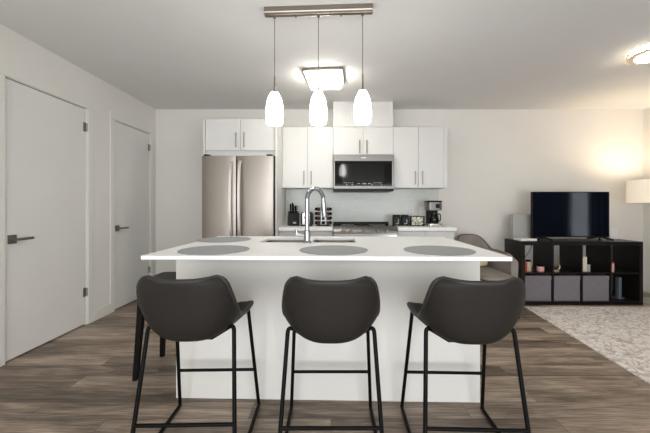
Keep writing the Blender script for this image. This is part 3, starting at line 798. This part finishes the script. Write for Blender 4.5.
for k, lab in enumerate(('grey fabric storage bin in the cube shelf, below the red and tan jars', 'grey fabric storage bin in the cube shelf, below the pale wire ring', 'grey fabric storage bin in the cube shelf, below the small books')):
    if bn is None:
        bn = thing('storage_bin', lab, 'storage bin', (wx[k], KY0+.012, .0425), 0, 'grey fabric bins in the cube shelf')
        w_, d_, h_ = cwid/2-.008, .33, .30
        b = MB().box((-w_, 0, 0), (w_, .012, h_), .004).box((-w_, d_-.012, 0), (w_, d_, h_), .004).box((-w_, .012, 0), (-w_+.012, d_-.012, h_), .004).box((w_-.012, .012, 0), (w_, d_-.012, h_), .004).box((-w_, 0, 0), (w_, d_, .01), .003)
        bd = b.build('body', 'bin', bn)
        MB().box((-w_-.001, -.003, h_-.05), (w_+.001, .0, h_-.002), .0015).build('top_band', 'bin', bn)
    else: dup(bn, (wx[k], KY0+.012, .0425), 0, lab)

def jar_(name, label, x, y, r, h, m, lidm, cat='candle'):
    t = thing(name, label, cat, (x, y, SZ))
    MB().lathe([(.001, 0), (r*.95, 0), (r, .006), (r, h-.006), (r*.94, h), (.001, h)], (0,0,0), 24).build('jar', m, t)
    MB().lathe([(.001, h), (r*.9, h), (r*.92, h+.014), (r*.6, h+.02), (.001, h+.02)], (0,0,0), 24).build('lid', lidm, t)
    return t
jar_('candle', 'red candle jar at the left end of the cube shelf', wx[0]-.128, KY0+.07, .026, .085, 'red', 'red')
jar_('ceramic_jar', 'tan ceramic jar beside the red candle in the cube shelf', wx[0]-.066, KY0+.10, .034, .115, 'tan', 'blackwood', 'jar')
jar_('candle', 'pink candle jar right of the tan jar in the cube shelf', wx[0]+.075, KY0+.09, .040, .058, 'pink', 'blackwood')
jar_('candle', 'pink candle jar at the left of the rightmost upper cube', wx[3]-.125, KY0+.05, .025, .10, 'pink', 'red')
t = thing('wire_ornament', 'pale wire ring ornament in the second upper cube', 'ornament', (wx[1]-.095, KY0+.07, SZ))
MB().tube([(.05*math.cos(a*PI/16), 0, .060+.05*math.sin(a*PI/16)) for a in range(32)], .005, 8, closed=True).build('ring', 'gold', t)
MB().box((-.03, -.02, 0), (.03, .02, .011), .003).build('base', 'gold', t)
bk = 0; x = wx[2]-cwid/2+.012
for wd, hh, m, lab in ((.024, .165, 'paper2', 'sage covered book at the left of the small row in the third cube'), (.030, .178, 'paper', 'cream book standing between the sage book and a narrow cream book'), (.020, .176, 'paper', 'narrow cream book at the right of the row, beside the small box')):
    t = thing('book', lab, 'book', (x+wd/2, KY0+.06, SZ), 0, 'small books in the cube shelf')
    MB().box((-wd/2, 0, 0), (-wd/2+.003, .12, hh), .001).box((wd/2-.003, 0, 0), (wd/2, .12, hh), .001).box((-wd/2, -.002, 0), (wd/2, .003, hh), .001).build('cover', m, t)
    MB().box((-wd/2+.003, .003, .004), (wd/2-.003, .116, hh-.004)).build('pages', 'white', t)
    x += wd+.002
t = thing('trinket_box', 'small cream box beside the books in the cube shelf', 'box', (x+.022, KY0+.06, SZ))
MB().box((-.018, 0, 0), (.018, .06, .065), .003).build('body', 'pale', t); MB().box((-.019, -.001, .065), (.019, .061, .082), .003).build('lid', 'tan', t)
t = thing('router', 'slim blue-grey upright router in the lower right cube', 'router', (wx[3]+.045, KY0+.15, .0425))
MB().box((-.04, -.04, 0), (.04, .04, .012), .004).build('base', 'bluegrey', t); MB().prism(rrect(-.019, .019, -.03, .03, .012), .012, .255, 'z', .004).build('body', 'bluegrey', t)
MB().tube(rounded([(-.05, 0, .005), (-.09, -.03, .006), (-.14, .02, .006), (-.155, .17, .006), (-.15, .20, .02)], .04), .003, 6).build('cable', 'black', t)

tv = thing('television', 'flat black television standing on the dark cube shelf', 'television', (2.927, 4.04, KH+.0005)); hw = .4725
MB().box((-hw, -.012, .036), (hw, .022, .592), .004).box((-.30, .022, .06), (.30, .06, .36), .01).build('housing', 'black', tv)
MB().box((-hw+.008, -.0135, .050), (hw-.008, -.011, .584), .0005).build('screen', 'screen', tv)
for s in (-1, 1):
    x = s*.365
    MB().tube(rounded([(x-.085, -.10, .012), (x-.03, -.03, .032), (x, 0, .042), (x+.03, .03, .032), (x+.085, .10, .012)], .03), .011, 8).tube(rounded([(x+.085, -.10, .012), (x+.03, -.03, .032), (x, 0, .042), (x-.03, .03, .032), (x-.085, .10, .012)], .03), .011, 8).build('foot', 'black', tv)
t = thing('speaker_box', 'pale grey square box standing behind the left edge of the television', 'box', (2.42, 4.19, KH+.0005))
MB().box((-.13, -.04, 0), (.13, .04, .31), .008).build('body', 'pale', t); MB().box((-.115, -.043, .01), (.12, -.04, .30), .002).build('front_cover', 'pale', t)
t = thing('small_box', 'small white box standing behind the right edge of the television', 'box', (3.545, 4.17, KH+.0005))
MB().box((-.05, -.04, 0), (.05, .04, .135), .008).build('body', 'white', t); MB().box((-.044, -.042, .006), (.044, -.04, .129), .001).build('front_cover', 'white', t)
t = thing('media_player', 'flat white media box lying on the left end of the cube shelf', 'media box', (2.345, 3.985, KH+.0005), math.radians(3))
MB().prism(rrect(-.10, .10, -.08, .09, .02), .003, .026, 'z', .004).build('body', 'white', t)
for sx in (-.07, .07):
    for sy in (-.05, .06): MB().lathe([(.001, 0), (.008, 0), (.008, .004), (.001, .004)], (sx, sy, 0), 12).build('foot', 'black', t)
tag(MB().tube(rounded([(2.60, 4.262, .70), (2.58, 4.265, .60), (2.53, 4.27, .52), (2.46, 4.27, .44), (2.40, 4.27, .20), (2.35, 4.28, .006), (2.55, 4.29, .006)], .06), .004, 8).build('power_cord', 'black'), 'black cord hanging behind the cube shelf', 'cord')

# rug
rg = MB().prism([(1.95, .75), (4.12, .75), (4.20, 3.77), (2.205, 3.77)], .0005, .012, 'z', .003).build('area_rug', 'rug')
tag(rg, 'large cream distressed rug on the floor before the cube shelf', 'rug')

# floor lamp
fl = thing('floor_lamp', 'lit floor lamp with cream drum shade in the right corner', 'floor lamp', (3.905, 4.0, 0))
MB().lathe([(.001, 0), (.15, 0), (.15, .012), (.14, .020), (.02, .026), (.001, .026)], (0,0,0), 40).build('base', 'pale', fl)
MB().tube([(0, 0, .02), (0, 0, 1.30)], .010, 12).build('pole', 'nickel', fl)
R_ = .25
MB().lathe([(R_, 1.20), (R_*.97, 1.475), (R_*.97-.004, 1.475), (R_-.004, 1.20), (R_, 1.20)], (0,0,0), 56).build('lamp_shade', 'lampshade', fl)
b = MB()
for k in range(3):
    q = 2*PI*k/3; b.tube([(0, 0, 1.29), ((R_*.97-.002)*math.cos(q), (R_*.97-.002)*math.sin(q), 1.45)], .002, 6)
b.build('shade_spider', 'nickel', fl)
MB().lathe([(.001, 1.29), (.014, 1.29), (.016, 1.32), (.03, 1.36), (.03, 1.385), (.016, 1.408), (.001, 1.412)], (0,0,0), 20).build('light_bulb', 'bulb', fl)
l = bpy.data.lights.new('lamp_glow', 'POINT'); l.energy = 11; l.color = (1, .88, .73); l.shadow_soft_size = .09
lo = bpy.data.objects.new('lamp_glow', l); C.objects.link(lo); lo.parent = fl; lo.location = (0, 0, 1.33)
